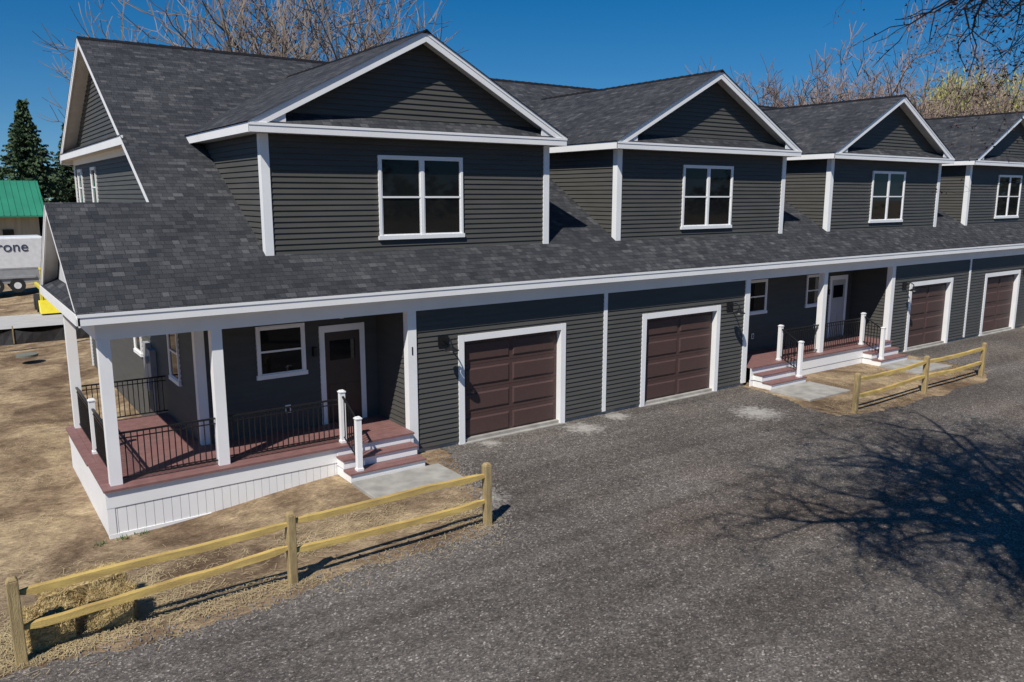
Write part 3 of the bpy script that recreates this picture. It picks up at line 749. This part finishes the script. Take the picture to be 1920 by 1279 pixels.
for s in(-.85,.72):
    a.box(lx+s,lx+s+.13,ly-1.1,ly+1.2,1.2,1.38); a.box(lx+s,lx+s+.13,ly-1.25,ly-1.05,.3,1.38)
for xx in(lx-.62,lx+.5):
    for yy in(ly-.6,ly+.4): a.box(xx,xx+.12,yy,yy+.12,1.1,2.1)
a.box(lx-.66,lx+.66,ly-.66,ly+.6,2.05,2.17)
a.hexa([(lx-.95,ly-1.9,.1),(lx+.95,ly-1.9,.1),(lx+.95,ly-1.25,.1),(lx-.95,ly-1.25,.1)],[(lx-.95,ly-1.5,.6),(lx+.95,ly-1.5,.6),(lx+.95,ly-1.2,.7),(lx-.95,ly-1.2,.7)])
a.build("body",M_y,ld,bevel=.02)
a=MB(); a.box(lx-.5,lx+.5,ly-.56,ly-.54,1.1,2.05); a.build("cab_glass",M_tg,ld)
a=MB()
for yy in(ly-.3,ly+.85):
    a.tube((lx-.95,yy,.4),(lx-.65,yy,.4),.4,.4,18,True); a.tube((lx+.65,yy,.4),(lx+.95,yy,.4),.4,.4,18,True)
a.build("tires",M_tire,ld)
a=MB(); a.face([(-120,40.5,.02),(3.9,40.5,.02),(60,42,.02),(60,45,.02),(4,45,.02),(-120,45,.02)]); a.build("access_road",simple("pale_gravel",(.46,.45,.43),(.40,.39,.37),scale=2,rough=.9))
sf=empty("silt_fence"); a=MB(); st=MB(); x=-14
while x<30:
    n_=6
    for k in range(n_):
        t0,t1=k/n_,(k+1)/n_; z0=.55-.35*t0*(1-t0)*2; z1=.55-.35*t1*(1-t1)*2
        a.face([(x+2*t0,36.4+.12*math.sin(3*t0),-.05),(x+2*t1,36.4+.12*math.sin(3*t1),-.05),(x+2*t1,36.4,z1),(x+2*t0,36.4,z0)])
    st.box(x-.02,x+.02,36.36,36.395,0,.7); x+=2
a.build("fabric",simple("silt_fabric",(.035,.035,.038),(.06,.06,.063),rough=.7),sf); st.build("stakes",M_post,sf)
mh=MB(); mh.tube((2.2,33.5,-.05),(2.2,33.5,.03),.36,.36,24,True); mh.build("manhole_cover",simple("cast_green",(.17,.175,.14),rough=.85))

# ---------------------------------------------------------------- light, sky, camera
sd=V((.70,.45,-1)).normalized()
sun=bpy.data.lights.new("sun",'SUN'); sun.energy=5.0; sun.angle=math.radians(.5); sun.color=(1,.955,.885)
so=bpy.data.objects.new("sun",sun); S.collection.objects.link(so); so.rotation_euler=sd.to_track_quat('-Z','Y').to_euler(); so.location=(-30,-20,40)
w=bpy.data.worlds.new("World"); S.world=w; w.use_nodes=True; nt=w.node_tree
bg=nt.nodes["Background"]; sky=nt.nodes.new("ShaderNodeTexSky"); sky.sky_type='NISHITA'; sky.sun_disc=False
sky.sun_elevation=math.radians(50.2); sky.sun_rotation=math.radians(237.3)
sky.altitude=300; sky.air_density=1.0; sky.dust_density=.1; sky.ozone_density=2.5
tc=nt.nodes.new("ShaderNodeTexCoord"); ad=nt.nodes.new("ShaderNodeVectorMath"); ad.operation='ADD'; ad.inputs[1].default_value=(0,0,.08)
nm=nt.nodes.new("ShaderNodeVectorMath"); nm.operation='NORMALIZE'
nt.links.new(tc.outputs["Generated"],ad.inputs[0]); nt.links.new(ad.outputs[0],nm.inputs[0]); nt.links.new(nm.outputs[0],sky.inputs[0])
hs=nt.nodes.new("ShaderNodeHueSaturation"); hs.inputs["Saturation"].default_value=1.5; hs.inputs["Hue"].default_value=.502
nt.links.new(sky.outputs[0],hs.inputs["Color"]); nt.links.new(hs.outputs[0],bg.inputs[0]); bg.inputs[1].default_value=.083
cd=bpy.data.cameras.new("camera"); co=bpy.data.objects.new("camera",cd); S.collection.objects.link(co)
cd.sensor_width=36; cd.lens=28.1; cd.clip_end=3000; cd.clip_start=.05
co.location=(0,0,5.7); co.rotation_euler=(math.radians(79.7),0,math.radians(-35.5))
S.camera=co
S.view_settings.view_transform='Standard'; S.view_settings.look='None'; S.view_settings.exposure=0
